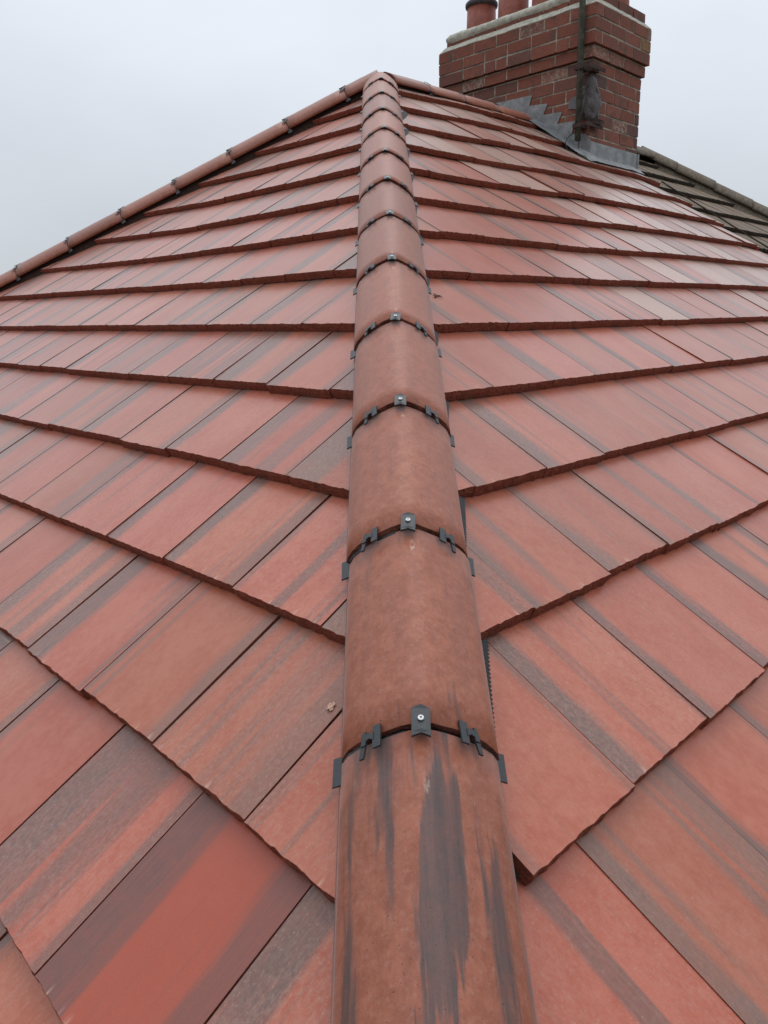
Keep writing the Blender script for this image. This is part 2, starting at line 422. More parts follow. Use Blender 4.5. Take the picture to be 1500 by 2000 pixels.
def clip_poly(poly, nx, ny, c):
    """keep points with nx*x + ny*y >= c"""
    out = []
    for i in range(len(poly)):
        a, b = poly[i], poly[(i + 1) % len(poly)]
        da, db = nx * a[0] + ny * a[1] - c, nx * b[0] + ny * b[1] - c
        if da >= 0: out.append(a)
        if (da >= 0) != (db >= 0):
            t = da / (da - db); out.append((a[0] + (b[0] - a[0]) * t, a[1] + (b[1] - a[1]) * t))
    return out

def tile_mesh(poly, mats, rnd, rough=1.0, thick=T):
    """A flat tile: crisp sides, ragged crumbly lower edge of raw concrete."""
    pts = []; tail = []
    n = len(poly)
    for i in range(n):
        a, b = poly[i], poly[(i + 1) % n]
        isT = abs(a[1]) < 1e-6 and abs(b[1]) < 1e-6
        pts.append((a[0], a[1])); tail.append(isT)
        if isT:
            L = abs(b[0] - a[0]); kk = max(1, int(L / .012)); w0 = rnd.uniform(0, 50)
            for q in range(1, kk):
                t = (q + rnd.uniform(-.35, .35)) / kk
                pts.append((a[0] + (b[0] - a[0]) * t, (.0016 * noise.noise(V((t * 7 + w0, 0, 0))) + rnd.uniform(-.0013, .0013)) * rough)); tail.append(True)
    n = len(pts)
    near = [p[1] < .004 for p in pts]
    def jit(a): return rnd.uniform(-a, a) * rough
    vs = [(p[0], p[1], 0) for p in pts]
    for i, p in enumerate(pts):                                   # crumbs standing along the arris
        c = (abs(rnd.gauss(0, .0014)) * rough if rnd.random() < .45 else -.0005) if near[i] else -.0004
        vs.append((p[0], p[1] - (.0009 if near[i] else 0), c))
    for i, p in enumerate(pts):                                   # middle of the edge
        vs.append((p[0], p[1] - (.0024 + jit(.0017) if near[i] else 0), -thick * .42 + (jit(.003) if near[i] else 0)))
    for i, p in enumerate(pts):
        vs.append((p[0], p[1] - (.0012 + jit(.0016) if near[i] else 0), -thick + (jit(.0015) if near[i] else 0)))
    fs = [tuple(range(n))]; idx = [0]
    for i in range(n):
        j = (i + 1) % n
        for q in range(3):
            fs.append((q * n + i, (q + 1) * n + i, (q + 1) * n + j, q * n + j)); idx.append(1)
    fs.append(tuple(range(4 * n - 1, 3 * n - 1, -1))); idx.append(1)
    return mesh('roof_tile', vs, fs, mats, idx)

def full_poly(gap, wd):
    h = (wd - gap) / 2
    return [(-h, 0), (h, 0), (h, LEN), (-h, LEN)]

rt = random.Random(5)
VAR_L = [tile_mesh(full_poly(.0052, WL), [M_TILE, M_LIP], rt) for _ in range(7)]
VAR_R = [tile_mesh(full_poly(.0004, WR), [M_TILE, M_LIP], rt) for _ in range(7)]
VAR_O = [tile_mesh(full_poly(.004, WR), [M_OLD, M_OLDLIP], rt, 1.4) for _ in range(4)]

ROW_L = {-2: [(0, 5.35)], -1: [(0, 5.0)],
    0: [(-3.0, 4.651), (-3.27, 4.653)],
    1: [(-2.193, 4.301), (-2.69, 4.297), (-3.3, 4.299), (-3.53, 4.31)],
    2: [(-1.408, 3.960), (-2.24, 3.952), (-2.86, 3.944), (-3.22, 3.949)],
    3: [(-.62, 3.621), (-1.8, 3.609), (-2.7, 3.608), (-2.94, 3.614)],
    4: [(.175, 3.277), (-1.38, 3.280), (-2.25, 3.268), (-2.54, 3.271)],
    5: [(.957, 2.939), (-.93, 2.942), (-1.53, 2.939), (-2.36, 2.948)],
    6: [(1.825, 2.563), (-.49, 2.601), (-1.1, 2.604), (-2.04, 2.595)],
    7: [(2.22, 2.2), (-.08, 2.277), (-.94, 2.268), (-1.75, 2.255)],
    8: [(1.92, 1.829), (.06, 1.94), (-1.06, 1.924), (-1.46, 1.919)],
    9: [(1.54, 1.516), (.27, 1.576), (-.91, 1.571), (-1.14, 1.556)],
    10: [(1.21, 1.174), (-.14, 1.217), (-.85, 1.213)],
    11: [(.92, .835), (-.54, .857)], 12: [(.65, .492), (-.2, .463)], 13: [(.48, .15), (.13, .09)]}
ROW_R = {-2: 5.45, -1: 5.10, 0: 4.75, 1: 4.40, 2: 4.046, 3: 3.708, 4: 3.367, 5: 3.031, 6: 2.682, 7: 2.340, 8: 2.0, 9: 1.628, 10: 1.276, 11: .90, 12: .53, 13: .19}

cand = []        # (size in picture, parent, mesh, matrix, colour)
def put_tile(side, s, x0c, rnd, parent, variants, mats, clips, old=False, gap=.004, base_off=0.0, color=None):
    """x0c: centre of the tile along the course, in local x (left slope x = -Y)"""
    if side == 'L':
        X, Yv, N = xL, -aL, nL
        e = .3
        f = lambda xx: lerp_table(ROW_L[s], -xx)
        sc = f(x0c); ds = (f(x0c + e) - f(x0c - e)) / (2 * e)
        off = 0.0; du = dv = 0.0
        X2 = (X - Yv * ds).normalized()
    else:
        X, Yv, N = uR, -aR, nR
        sc = s; e = .06
        off = hump(sc, x0c); du = (hump(sc, x0c + WR / 2) - hump(sc, x0c - WR / 2)) / WR; dv = -(hump(sc + e, x0c) - hump(sc - e, x0c)) / (2 * e)
        X2 = (X + N * du).normalized()
    sc += rnd.gauss(0, .0026)
    yaw = rnd.gauss(0, .003)
    X2 = (X2 + Yv * yaw).normalized()
    tl = TILT + rnd.gauss(0, .001)
    Y2 = Yv - N * math.tan(tl) + N * dv
    Y2 = (Y2 - X2 * Y2.dot(X2)).normalized()
    N2 = X2.cross(Y2)
    p = -Yv * sc + X * x0c + N * (off + base_off + abs(rnd.gauss(0, .0013)))
    if side == 'L': p = aL * sc + xL * x0c + N * abs(rnd.gauss(0, .0013))
    else: p = aR * sc + uR * x0c + N * (off + base_off + abs(rnd.gauss(0, .0032 if sc < 2.1 else .0015)))
    poly = full_poly(gap, WL if side == 'L' else WR); cut = False
    for (nx, ny, c) in clips(sc, x0c):
        q = clip_poly(poly, nx, ny, c)
        if len(q) < 3: return
        if len(q) != len(poly) or any(abs(a[0] - b[0]) + abs(a[1] - b[1]) > 1e-6 for a, b in zip(q, poly)): cut = True
        poly = q
    area = abs(sum(poly[i][0] * poly[(i + 1) % len(poly)][1] - poly[(i + 1) % len(poly)][0] * poly[i][1] for i in range(len(poly)))) / 2
    if area < .0012: return
    # drop near-duplicate points
    qq = []
    for a in poly:
        if not qq or (abs(a[0] - qq[-1][0]) + abs(a[1] - qq[-1][1])) > .002: qq.append(a)
    poly = qq
    if min(a[1] for a in poly) > .36: return
    me = tile_mesh(poly, mats, rnd, 1.0 if not old else 1.4) if cut else rnd.choice(variants)
    M = frame(X2, Y2, N2, p)
    ctr = M @ V((0, .17, 0))
    pj = project(ctr)
    if pj is None: size, inside = 0, sc > 4.2
    else:
        inside = -700 < pj[0] < 2300 and pj[1] < 4500
        size = 1 / pj[2] if (-120 < pj[0] < 1620 and pj[1] < 2150) else .001 / pj[2]
    if not inside: return
    g = rnd.random()
    if color is None:
        color = (max(0, rnd.gauss(.06, .12)), min(1, max(.05, rnd.gauss(.55, .25))), min(1, max(0, rnd.gauss(.5, .28))))
    cand.append((size, parent, me, M, color, cut))

kH = 0.8623
rnd = random.Random(21)
CL = .03
for r in ROW_L:
    off = -2.543 if r % 2 == 0 else -2.695
    for i in range(-8, 24):
        u = off + WL * (i + .5); x = -u
        s0 = lerp_table(ROW_L[r], u)
        if not (-kH * s0 - .3 < u < kH * s0 + .3): continue
        # local: u = u0 - lx ; s = s0 - ly ; keep u > -kH s + c  and u < kH s - c
        def cl(sc, xc):
            u0 = -xc; c = CL * 1.3
            return [(-1, -kH, -u0 - kH * sc + c), (1, -kH, u0 - kH * sc + c)]
        col = None
        if r >= 5: col = (max(0, rnd.gauss(.03, .06)), min(1, max(.05, rnd.gauss(.55, .22))), min(.74, max(0, rnd.gauss(.6, .15))))
        else: col = (min(.4, max(0, rnd.gauss(.04, .09))), min(1.15, max(.25, rnd.gauss(.66, .2))), min(.8, max(0, rnd.gauss(.55, .2))))
        if r == 0 and abs(u + 3.313) < .1: col = (.85, .72, 0)
        put_tile('L', r, x, rnd, hip_slope, VAR_L, [M_TILE, M_LIP], cl, gap=.0052, color=col)

CHX0, CHX1, CHY0, CHY1 = 1.75, 2.55, -.63, .905
for r, s in ROW_R.items():
    off = -2.772 if r % 2 == 1 else -2.336 - WR
    for i in range(-8, 24):
        u = off + WR * (i + .5)
        if u < -.809 * s - .3 or u > JX + .3: continue
        a0 = rnd.uniform(-.01, .06) if r > 0 else 0
        def cl(sc, xc, a0=a0):
            # u = xc + lx ; s = sc - ly ; keep u > -.809 s + c, cut a little askew so the gap opens towards the tail
            k = .809 - a0; c = (.152 if r > 0 else .135) + rnd.uniform(-.004, .008)
            res = [(1, -k, -xc - .809 * sc + c), (-1, 0, xc - JX)]
            return res
        yc = -s * math.cos(PR)
        if yc > CHY0 + .12 and CHX0 + .02 < u - WR / 2 and u + WR / 2 < CHX1 - .02: continue
        c2 = None
        q = sst(-1.4, .9, u + (2.6 - s) * .6)  # greyer to the upper right: partly grazing sky sheen painted as film and banding
        c2 = (max(0, rnd.gauss(.03, .08)), min(1, max(.1, rnd.gauss(.36 + .48 * q, .18))), min(1, max(0, rnd.gauss(.38 + .62 * q, .18))))
        put_tile('R', s, u, rnd, main_slope, VAR_R, [M_TILE, M_LIP], cl, gap=.0004, color=c2)

cand.sort(key=lambda c: -c[0])
single = cand[:300]; rest = cand[300:]
print('tiles', len(cand))
for size, par, me, M, c, cut in single:
    add('roof_tile', me, par, M, c)
for par in (hip_slope, main_slope):
    vs, fs, ix = [], [], []
    for size, p2, me, M, c, cut in rest:
        if p2 is not par: continue
        b = len(vs); vs += [M @ v.co for v in me.vertices]
        for pl in me.polygons: fs.append(tuple(i + b for i in pl.vertices)); ix.append(pl.material_index)
    if vs:
        o = add('roof_tile_field', mesh('roof_tile_field', vs, fs, [M_TILE, M_LIP], ix), par, None, (.05, .5, .5)); o['kind'] = 'stuff'

# ------------------------------------------------------------------ hip tiles, ridge tiles and their unions
PROF = [(0, 0), (.016, -.002), (.032, -.0092), (.048, -.0178), (.064, -.0275), (.080, -.0395), (.096, -.0535), (.110, -.069), (.119, -.088), (.124, -.113)]
def profile(k, drop=0.0, wide=1.0):
    return [(-x * wide, z - drop) for x, z in reversed(PROF)][:-1] + [(x * wide, z - drop) for x, z in PROF]
def prof_z(x):
    x = abs(x)
    return lerp_table(PROF, x)
def prof_slope(x):
    return (prof_z(abs(x) + .002) - prof_z(abs(x) - .002 if abs(x) > .002 else 0)) / .004 * (1 if x >= 0 else -1)

def hip_tile_mesh(L, rnd, ragged=1.0, wide=1.0, tall=1.0):
    """local: x across, y up the hip (0 = lower end), z normal. The upper end is let down a little, so the lower end stands proud."""
    th = .017; n = 2 * len(PROF) - 1; ny = 6
    vs, fs, ix = [], [], []
    for k in range(ny + 1):
        y = L * k / ny
        for x, z in profile(n, .0075 * k / ny, wide):
            jy = rnd.uniform(-.0016, .0016) * ragged if k == 0 else 0
            vs.append((x, y + jy, z * tall + rnd.gauss(0, .0004)))
    o = len(vs)
    for k in range(ny + 1):
        y = L * k / ny
        for x, z in profile(n, .0075 * k / ny, wide):
            q = 1 - th / .135
            jy = rnd.uniform(-.003, .003) * ragged if k == 0 else 0
            vs.append((x * q, y + jy, z * q * tall - th * (1 - .25) + (rnd.uniform(-.002, .002) if k == 0 else 0)))
    for k in range(ny):
        for i in range(n - 1):
            a = k * n + i
            fs.append((a, a + 1, a + n + 1, a + n)); ix.append(0)
            fs.append((o + a, o + a + n, o + a + n + 1, o + a + 1)); ix.append(1)
    for i in range(n - 1):
        fs.append((i, o + i, o + i + 1, i + 1)); ix.append(1)
        a = ny * n + i; fs.append((a, a + 1, o + a + 1, o + a)); ix.append(1)
    for k in range(ny):
        a, b = k * n, (k + 1) * n; fs.append((a, b, o + b, o + a)); ix.append(1)
        a, b = k * n + n - 1, (k + 1) * n + n - 1; fs.append((a, o + a, o + b, b)); ix.append(1)
    me = mesh('hip_tile', vs, fs, [M_HIP, M_HIPEND], ix)
    for p, i in zip(me.polygons, ix): p.use_smooth = (i == 0)
    return me

rh = random.Random(8)
# union pieces, local to the joint: y up the hip, origin on the crest of the joint
def union_mesh():
    parts = []
    def strip(x0, x1, y0, y1, lift, n=10, t=.003):
        vs, fs = [], []
        for i in range(n + 1):
            x = x0 + (x1 - x0) * i / n; z = prof_z(x) + lift
            for (yy, zz) in ((y0, z), (y1, z), (y1, z - t), (y0, z - t)): vs.append(V((x, yy, zz)))
        for i in range(n):
            a = i * 4
            for q in range(4): fs.append((a + q, a + (q + 1) % 4, a + 4 + (q + 1) % 4, a + 4 + q))
        fs += [(3, 2, 1, 0), (n * 4, n * 4 + 1, n * 4 + 2, n * 4 + 3)]
        return vs, fs
    parts.append(strip(-.124, .124, -.016, .014, -.014, 24))
    for sg in (-1, 1):
        parts.append(strip(sg * .024, sg * .060, -.0075, -.0005, -.0045, 4, .006))
        parts.append(strip(sg * .088, sg * .116, -.0065, .0015, -.0035, 4, .006))
    return mesh('joint_union', *join(parts), M_PLASTIC)

def curved(poly2d, lift, t):
    """a flat outline laid on the curve of the hip tile"""
    vs, fs = prism(poly2d, 0, t)
    out = []
    for v in vs:
        sl = prof_slope(v.x); nrm = V((-sl, 0, 1)).normalized()
        out.append(V((v.x, v.y, prof_z(v.x) + lift)) + nrm * v.z)
    return out, fs

def tab_mesh():
    w = .0135
    outer = [(-w, -.026), (-w * .45, -.0235), (0, -.0215), (w * .45, -.0235), (w, -.026), (w, .022), (w * .5, .0255), (0, .0285), (-w * .5, .0255), (-w, .022)]
    a = curved(outer, .0045, .0028)
    b = curved([(-w, -.026), (-w * .45, -.0235), (0, -.0215), (w * .45, -.0235), (w, -.026), (w * .9, -.019), (0, -.0145), (-w * .9, -.019)], .0055, .0038)
    return mesh('cover_tab', *join([a, b]), M_PLASTIC)

def claw_mesh(sg):
    """a tab nearest the crest, a short arched bridge, and a hooked leg reaching down the lower tile"""
    x0 = .058
    tab = [(x0, -.021), (x0 + .0115, -.021), (x0 + .0115, .016), (x0, .016)]
    arm = [(x0 + .0105, -.008), (x0 + .017, -.003), (x0 + .0225, -.006), (x0 + .0225, .006), (x0 + .017, .006), (x0 + .0105, .005)]
    leg1 = [(x0 + .0215, -.012), (x0 + .0285, -.012), (x0 + .0275, .006), (x0 + .0255, .0115), (x0 + .0215, .0105)]
    leg2 = [(x0 + .0245, -.031), (x0 + .0305, -.031), (x0 + .0285, -.0115), (x0 + .0216, -.0115)]
    parts = []
    for pl, lift, t in ((tab, .0045, .0034), (arm, .0062, .0030), (leg1, .0058, .0034), (leg2, .0035, .0034)):
        pl = [(sg * x, y) for x, y in pl]
        if sg < 0: pl = pl[::-1]
        parts.append(curved(pl, lift, t))
    return mesh('claw', *join(parts), M_PLASTIC)

def wing_mesh(sg):
    vs, fs = box_data(.117, .1325, -.052, -.004, -.099, -.095)
    out = []
    for v in vs:
        v = v.copy(); v.z -= (v.x - .119) * .55; v.x *= sg; out.append(v)
    if sg < 0: fs = [f[::-1] for f in fs]
    return mesh('wing', out, fs, M_PLASTIC)

def screw_mesh():
    n = 14; vs, fs, ix = [], [], []
    rings = [(.0046, 0), (.0046, .0010), (.0036, .0018), (.0, .0020)]
    for r_, z_ in rings[:-1]:
        for i in range(n): vs.append((r_ * math.cos(2 * math.pi * i / n), r_ * math.sin(2 * math.pi * i / n), z_))
    for j in range(2):
        for i in range(n): fs.append((j * n + i, j * n + (i + 1) % n, (j + 1) * n + (i + 1) % n, (j + 1) * n + i)); ix.append(0)
    fs.append(tuple(2 * n + i for i in range(n))); ix.append(0)
    for a in (.6, .6 + math.pi / 2):
        c, s = math.cos(a), math.sin(a); b = len(vs)
        for (p, q) in ((-.0022, -.0005), (.0022, -.0005), (.0022, .0005), (-.0022, .0005)): vs.append((p * c - q * s, p * s + q * c, .0022 + .0001 * (a > 1)))
        fs.append((b, b + 1, b + 2, b + 3)); ix.append(1)
    return mesh('screw', vs, fs, [M_SCREW, M_CROSS], ix)

ME_UNION, ME_TAB, ME_SCREW = union_mesh(), tab_mesh(), screw_mesh()
ME_CLAW = {1: claw_mesh(1), -1: claw_mesh(-1)}; ME_WING = {1: wing_mesh(1), -1: wing_mesh(-1)}

def hip_series(D, side, h, joints, rnd, stop=.0, gap=.007, clips=True, name='hip_tile', parent=house, dress=None, wide=1.0, tabs=True, tall=1.0, wings=True, sink=.0055):
    """D points down the run; joints: distances from the apex, the largest first. side: across."""
    up = side.cross(-D).normalized()
    out = []
    for i in range(len(joints) - 1):
        lo, hi = joints[i], joints[i + 1]
        L = lo - hi - gap
        me = hip_tile_mesh(L, rnd, 1.0, wide, tall); me.name = name
        p = D * (lo - gap * .5) + V((0, 0, h)) + up * rnd.gauss(0, .001) + side * rnd.gauss(0, .0012)
        yv = (-D + side * rnd.gauss(0, .0035)).normalized(); xv = (side - yv * side.dot(yv)).normalized()
        c = dress[i] if dress and i < len(dress) else (.0, min(1, max(0, rnd.gauss(.22, .2))), rnd.random())
        o = add(name, me, parent, frame(xv, yv, xv.cross(yv), p), c)
        out.append(o)
        if clips and i > 0:
            # the union sits on the joint at 'lo'
            q = D * lo + V((0, 0, h)) - up * sink
            un = add('joint_union', ME_UNION, parent, frame(xv, yv, xv.cross(yv), q)); un.scale = (wide, 1, tall)
            if tabs:
                tb = add('cover_tab', ME_TAB, un); tb.location = (rnd.gauss(0, .0014), .002, .0045); tb.rotation_euler = (0, 0, rnd.gauss(0, .04))
                sl = add('screw', ME_SCREW, un); sl.location = (tb.location.x, rnd.uniform(.004, .007), .0125)
                sl.rotation_euler = (0, 0, rnd.uniform(0, 1.5))
            for sg in (-1, 1):
                c2 = add('claw', ME_CLAW[sg], un); c2.location = (rnd.gauss(0, .0012), rnd.uniform(-.003, .003), .005); c2.rotation_euler = (0, 0, rnd.gauss(0, .035))
                if not wings: continue
                wg = add('wing', ME_WING[sg], un); wg.location = (0, .020 + rnd.uniform(-.004, .004), 0); wg.rotation_euler = (0, 0, rnd.gauss(0, .04))
    return out

side1 = HD.cross(V((0, 0, 1))).normalized()
if R_RIGHT.dot(side1) < 0: side1 = -side1
C0, CS = 5.441, .4579
j1 = [C0 + CS * 1.03, C0 - .018, C0 - CS - .008] + [C0 - CS * k for k in range(2, 12)] + [.10]
hip_series(HD, side1, .088, j1, rh, dress=[(0, 1.0, .3), (0, .5, .3), (0, .12, .3), (0, .3, .4)])
side2 = HD2.cross(V((0, 0, 1))).normalized()
if side2.dot(V((1, 1, 0))) > 0: side2 = -side2
if side2.cross(-HD2).z < 0: side2 = -side2
j2 = [.30 + CS * k for k in range(8, -1, -1)] + [.03]
hip_series(HD2, side2, .094, j2, rh, dress=[(0, .3, .85)] * 12, tall=.92, wide=.95, wings=False, sink=.009)
rs = V((0, 1, 0))
# ridge runs from the apex to the stack; its tiles are laid from the stack end
hip_series(uR, rs, .075, [1.70, 1.24, .80, .40, .03], rh, name='ridge_tile', tabs=False, tall=.85)

# black ribbed roll showing along the right-hand edge of the hip
def roll_mesh():
    vs, fs = [], []
    up = side1.cross(-HD).normalized()
    n = 1020; t0, t1 = .35, 5.535
    for i in range(n + 1):
        t = t0 + (t1 - t0) * i / n
        b = .0016 if i % 2 else -.0016
        wob = .006 * noise.noise(V((t * 3.1, 0, 0)))
        ext = .026 * sst(1.6, .6, t)
        for (x, z) in ((.100, -.024), (.121, -.066 + b), (.129 + wob * .5 + ext * .6, -.084 + b + wob * .5), (.150 + ext, -.110 + b)):
            vs.append(HD * t + side1 * x + up * (z + .012))
    for i in range(n):
        for k in range(3):
            a = i * 4 + k; fs.append((a, a + 1, a + 5, a + 4))
    return mesh('hip_roll', vs, fs, M_PLASTIC)
add('hip_roll', roll_mesh(), house)
def roll_left():
    vs, fs = [], []
    for D, sd_, x0 in ((HD, -side1, .0),):
        up = V((0, 0, 1)) - D * D.z; up.normalize(); b = len(vs); n = 40
        for i in range(n + 1):
            t = .2 + 5.7 * i / n if D is HD else .2 + 4.4 * i / n
            for (x, z) in ((.09, 0), (.112, -.03), (.120, -.085)): vs.append(D * t + sd_ * x + up * z)
        for i in range(n):
            for k in range(2):
                a = b + i * 3 + k; fs.append((a, a + 1, a + 4, a + 3))
    return mesh('hip_roll', vs, fs, M_PLASTIC)
add('hip_roll', roll_left(), house)

def under(D, sd_, t0, t1):
    up = V((0, 0, 1)) - D * D.z; up.normalize()
    return grid0(lambda a, b: D * (t0 + (t1 - t0) * a) + sd_ * (.07 + .035 * b) + up * (.03 - .13 * b), 30, 2)
def grid0(fn, nu, nv):
    vs = [fn(i / nu, j / nv) for j in range(nv + 1) for i in range(nu + 1)]
    return vs, [(j * (nu + 1) + i, j * (nu + 1) + i + 1, (j + 1) * (nu + 1) + i + 1, (j + 1) * (nu + 1) + i) for j in range(nv) for i in range(nu)]
add('hip_roll', mesh('hip_roll', *join([under(HD2, side2, .1, 4.4), under(HD2, -side2, .1, 4.4)]), M_DARK), house)  # far hip: dark strips stand in for the shade under its tiles

# ------------------------------------------------------------------ walls, eaves, back slopes of the house
EZ = aL.z * ZL - .07
bx = EX + .35; by = -4.42 + .35
vs, fs = box_data(bx, 3.1, by, 4.4 - .35, -7.2, EZ - .05)
add('wall', mesh('wall', vs, fs, M_RENDER), house)
vs = [V((0, 0, -.07)), V((3.2, 0, -.07)), V((3.2, 4.5, -2.99)), V((EX, 4.5, -2.99))]
add('rear_slope', mesh('rear_slope', vs, [(0, 3, 2, 1)], M_LIP), house)
def gutter(p, q, out):
    p, q, out = V(p), V(q), V(out); vs, fs = [], []
    prof = [(0, .02), (0, -.04), (.03, -.065), (.08, -.065), (.11, -.04), (.11, .02), (.105, .02), (.105, -.038), (.078, -.06), (.032, -.06), (.005, -.038), (.005, .02)]
    for e in (p, q):
        for a, b in prof: vs.append(e + out * a + V((0, 0, b)))
    n = len(prof)
    return vs, [(i, (i + 1) % n, n + (i + 1) % n, n + i) for i in range(n)]
g1 = gutter((EX - .01, -4.5, EZ), (EX - .01, 4.4, EZ), (-1, 0, 0)); g2 = gutter((EX, -4.6, EZ), (3.2, -4.6, EZ), (0, -1, 0))
add('gutter', mesh('gutter', *join([g1, g2]), M_GUTTER), house)

# ------------------------------------------------------------------ the chimney stack
chim = thing('chimney', 'tall red brick chimney stack with corbelled top and clay pots at the ridge', 'chimney', (2.15, 0, -.3))
CO = V((2.15, 0, -.3))
def cpart(name, vs, fs, mt, smooth=False, color=None):
    return add(name, mesh(name, [V(v) - CO for v in vs], fs, mt, None, smooth), chim, None, color)
rb = random.Random(3)
CRS = .0945
ZT = .738
SECT = []                                   # (z top, z bottom, x0, x1, y0, y1)
for k in range(3): SECT.append((ZT - CRS * k, 1.700, 2.597, -.672, .952))
SECT.append((ZT - CRS * 3, 1.726, 2.573, -.650, .928))
for k in range(4, 15): SECT.append((ZT - CRS * k, CHX0, CHX1, CHY0, CHY1))
core = []
def corebox(x0, x1, y0, y1, z0, z1, d=.0045):
    core.append(box_data(x0 + d, x1 - d, y0 + d, y1 - d, z0, z1))
SL = .013
corebox(1.700, 2.597, -.672, .952, ZT - 3 * CRS + SL, ZT - .002)
corebox(1.726, 2.573, -.650, .928, ZT - 4 * CRS + SL, ZT - 3 * CRS)
corebox(CHX0, CHX1, CHY0, CHY1, -1.2, ZT - 4 * CRS)
corebox(1.80, 2.5, -.58, .85, -1.0, ZT - .01)
cpart('mortar_core', *join(core), M_MORTAR)
BL, BW, J = .230, .108, .0145
def brick(x0, x1, y0, y1, z0, z1, color=None):
    v, f = box_data(x0, x1, y0, y1, z0, z1, .0022, rb)
    cx, cy, cz = (x0 + x1) / 2, (y0 + y1) / 2, (z0 + z1) / 2
    c = color or (max(0, rb.gauss(.1, .22)) if rb.random() < .6 else 0, rb.random() * .8 if rb.random() < .14 else 0, 0)
    me = mesh('brick', [q - V((cx, cy, cz)) for q in v], f, M_BRICK)
    o = add('brick', me, chim, Matrix.Translation(V((cx, cy, cz)) - CO), c)
    return o
def course(i, zt, x0, x1, y0, y1):
    z1 = zt - J * .5 - (.004 if i in (3, 4) else 0); z0 = zt - CRS + J * .5 - (.003 if i == 2 else 0)
    odd = i % 2
    dp = lambda: rb.uniform(-.002, .002)
    # left face (x = x0) from the near corner
    first = BL if odd == 0 else BW
    soot = (rb.uniform(.25, .95), 0, 0) if i >= 4 and rb.random() < .8 else None
    brick(x0 + dp(), x0 + (BW if odd == 0 else BL), y0 + dp(), y0 + first, z0, z1, soot)
    y = y0 + first + J
    while y < y1 - .04:
        L = BL if rb.random() < .9 else BW
        e = min(y + L, y1)
        if y1 - e < .05: e = y1
        zz = zt - CRS / 2; roofz = -.645 * abs((y + e) / 2)
        if zz > roofz - .12: brick(x0 + dp(), x0 + BW, y, e, z0, z1)
        y = e + J
    # front face (y = y0)
    x = x0 + (BW if odd == 0 else BL) + J
    while x < x1 - .03:
        e = min(x + BL, x1)
        if x1 - e < .05: e = x1
        last = e >= x1 - .001
        if zt > -.42: brick(x, e, y0 + dp(), y0 + BW, z0, z1, (.75, 0, 0) if last and i > 5 and rb.random() < .75 else ((0, 0, .9) if i == 1 and last else None))
        x = e + J
    # right face, seen only from further along the roof
    y = y0 + BW + J
    while y < y1 - .04:
        e = min(y + BL, y1)
        if y1 - e < .05: e = y1
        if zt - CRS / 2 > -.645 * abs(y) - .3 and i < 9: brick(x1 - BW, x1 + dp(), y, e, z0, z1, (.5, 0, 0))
        y = e + J
for i, (zt, x0, x1, y0, y1) in enumerate(SECT):
    if zt > -.55: course(i, zt, x0, x1, y0, y1)
# weathered cement fillet, oversailing course and flaunching
def ring_loft(rings, j=0.0, n=28, sd=1.0):
    """rings: list of (x0,x1,y0,y1,z); sides subdivided and roughened"""
    vs, fs = [], []
    for (x0, x1, y0, y1, z) in rings:
        loop = []
        for a, b in (((x0, y0), (x1, y0)), ((x1, y0), (x1, y1)), ((x1, y1), (x0, y1)), ((x0, y1), (x0, y0))):
            for q in range(n): t = q / n; loop.append((a[0] + (b[0] - a[0]) * t, a[1] + (b[1] - a[1]) * t))
        for (x, y) in loop:
            d = noise.noise_vector(V((x * 5, y * 5, z * 9 + sd))) * j + noise.noise_vector(V((x * 17, y * 17, z * 20 + sd))) * j * .5
            vs.append(V((x, y, z)) + d)
    N = 4 * n
    for r in range(len(rings) - 1):
        for i in range(N): fs.append((r * N + i, r * N + (i + 1) % N, (r + 1) * N + (i + 1) % N, (r + 1) * N + i))
    fs.append(tuple((len(rings) - 1) * N + i for i in range(N)))
    return vs, fs
cpart('cement_fillet', *ring_loft([(1.702, 2.595, -.670, .950, ZT - .004), (1.704, 2.592, -.667, .946, ZT + .004), (1.742, 2.556, -.630, .908, ZT + .046), (1.80, 2.50, -.58, .85, ZT + .048)], .006, 28, 2.0), M_CEMENT)
zz0, zz1 = ZT + .048, ZT + .118
x0, x1, y0, y1 = 1.748, 2.552, -.626, .900
y = y0
while y < y1 - .03:
    e = min(y + BL, y1); brick(x0 + rb.uniform(0, .006), x0 + BW, y, e, zz0, zz1 - rb.uniform(0, .008)); y = e + J
x = x0 + BW + J
while x < x1 - .03:
    e = min(x + BL, x1); brick(x, e, y0 + rb.uniform(-.004, .004), y0 + BW, zz0, zz1 - rb.uniform(0, .01), (.3, 0, 0)); x = e + J
cpart('flaunching', *ring_loft([(1.775, 2.53, -.60, .86, ZT + .05), (1.742, 2.50, -.52, .905, ZT + .092), (1.738, 2.50, -.50, .91, ZT + .118), (1.765, 2.49, -.48, .885, ZT + .150), (1.84, 2.44, -.42, .80, ZT + .172), (1.95, 2.35, -.32, .70, ZT + .185)], .007, 34, 5.0), M_CEMENT, True)
def lathe(prof, c, n=32):
    vs, fs = [], []
    for r, z in prof:
        for i in range(n): vs.append(V((c[0] + r * math.cos(2 * math.pi * i / n), c[1] + r * math.sin(2 * math.pi * i / n), z)))
    for j in range(len(prof) - 1):
        for i in range(n): fs.append((j * n + i, j * n + (i + 1) % n, (j + 1) * n + (i + 1) % n, (j + 1) * n + i))
    return vs, fs
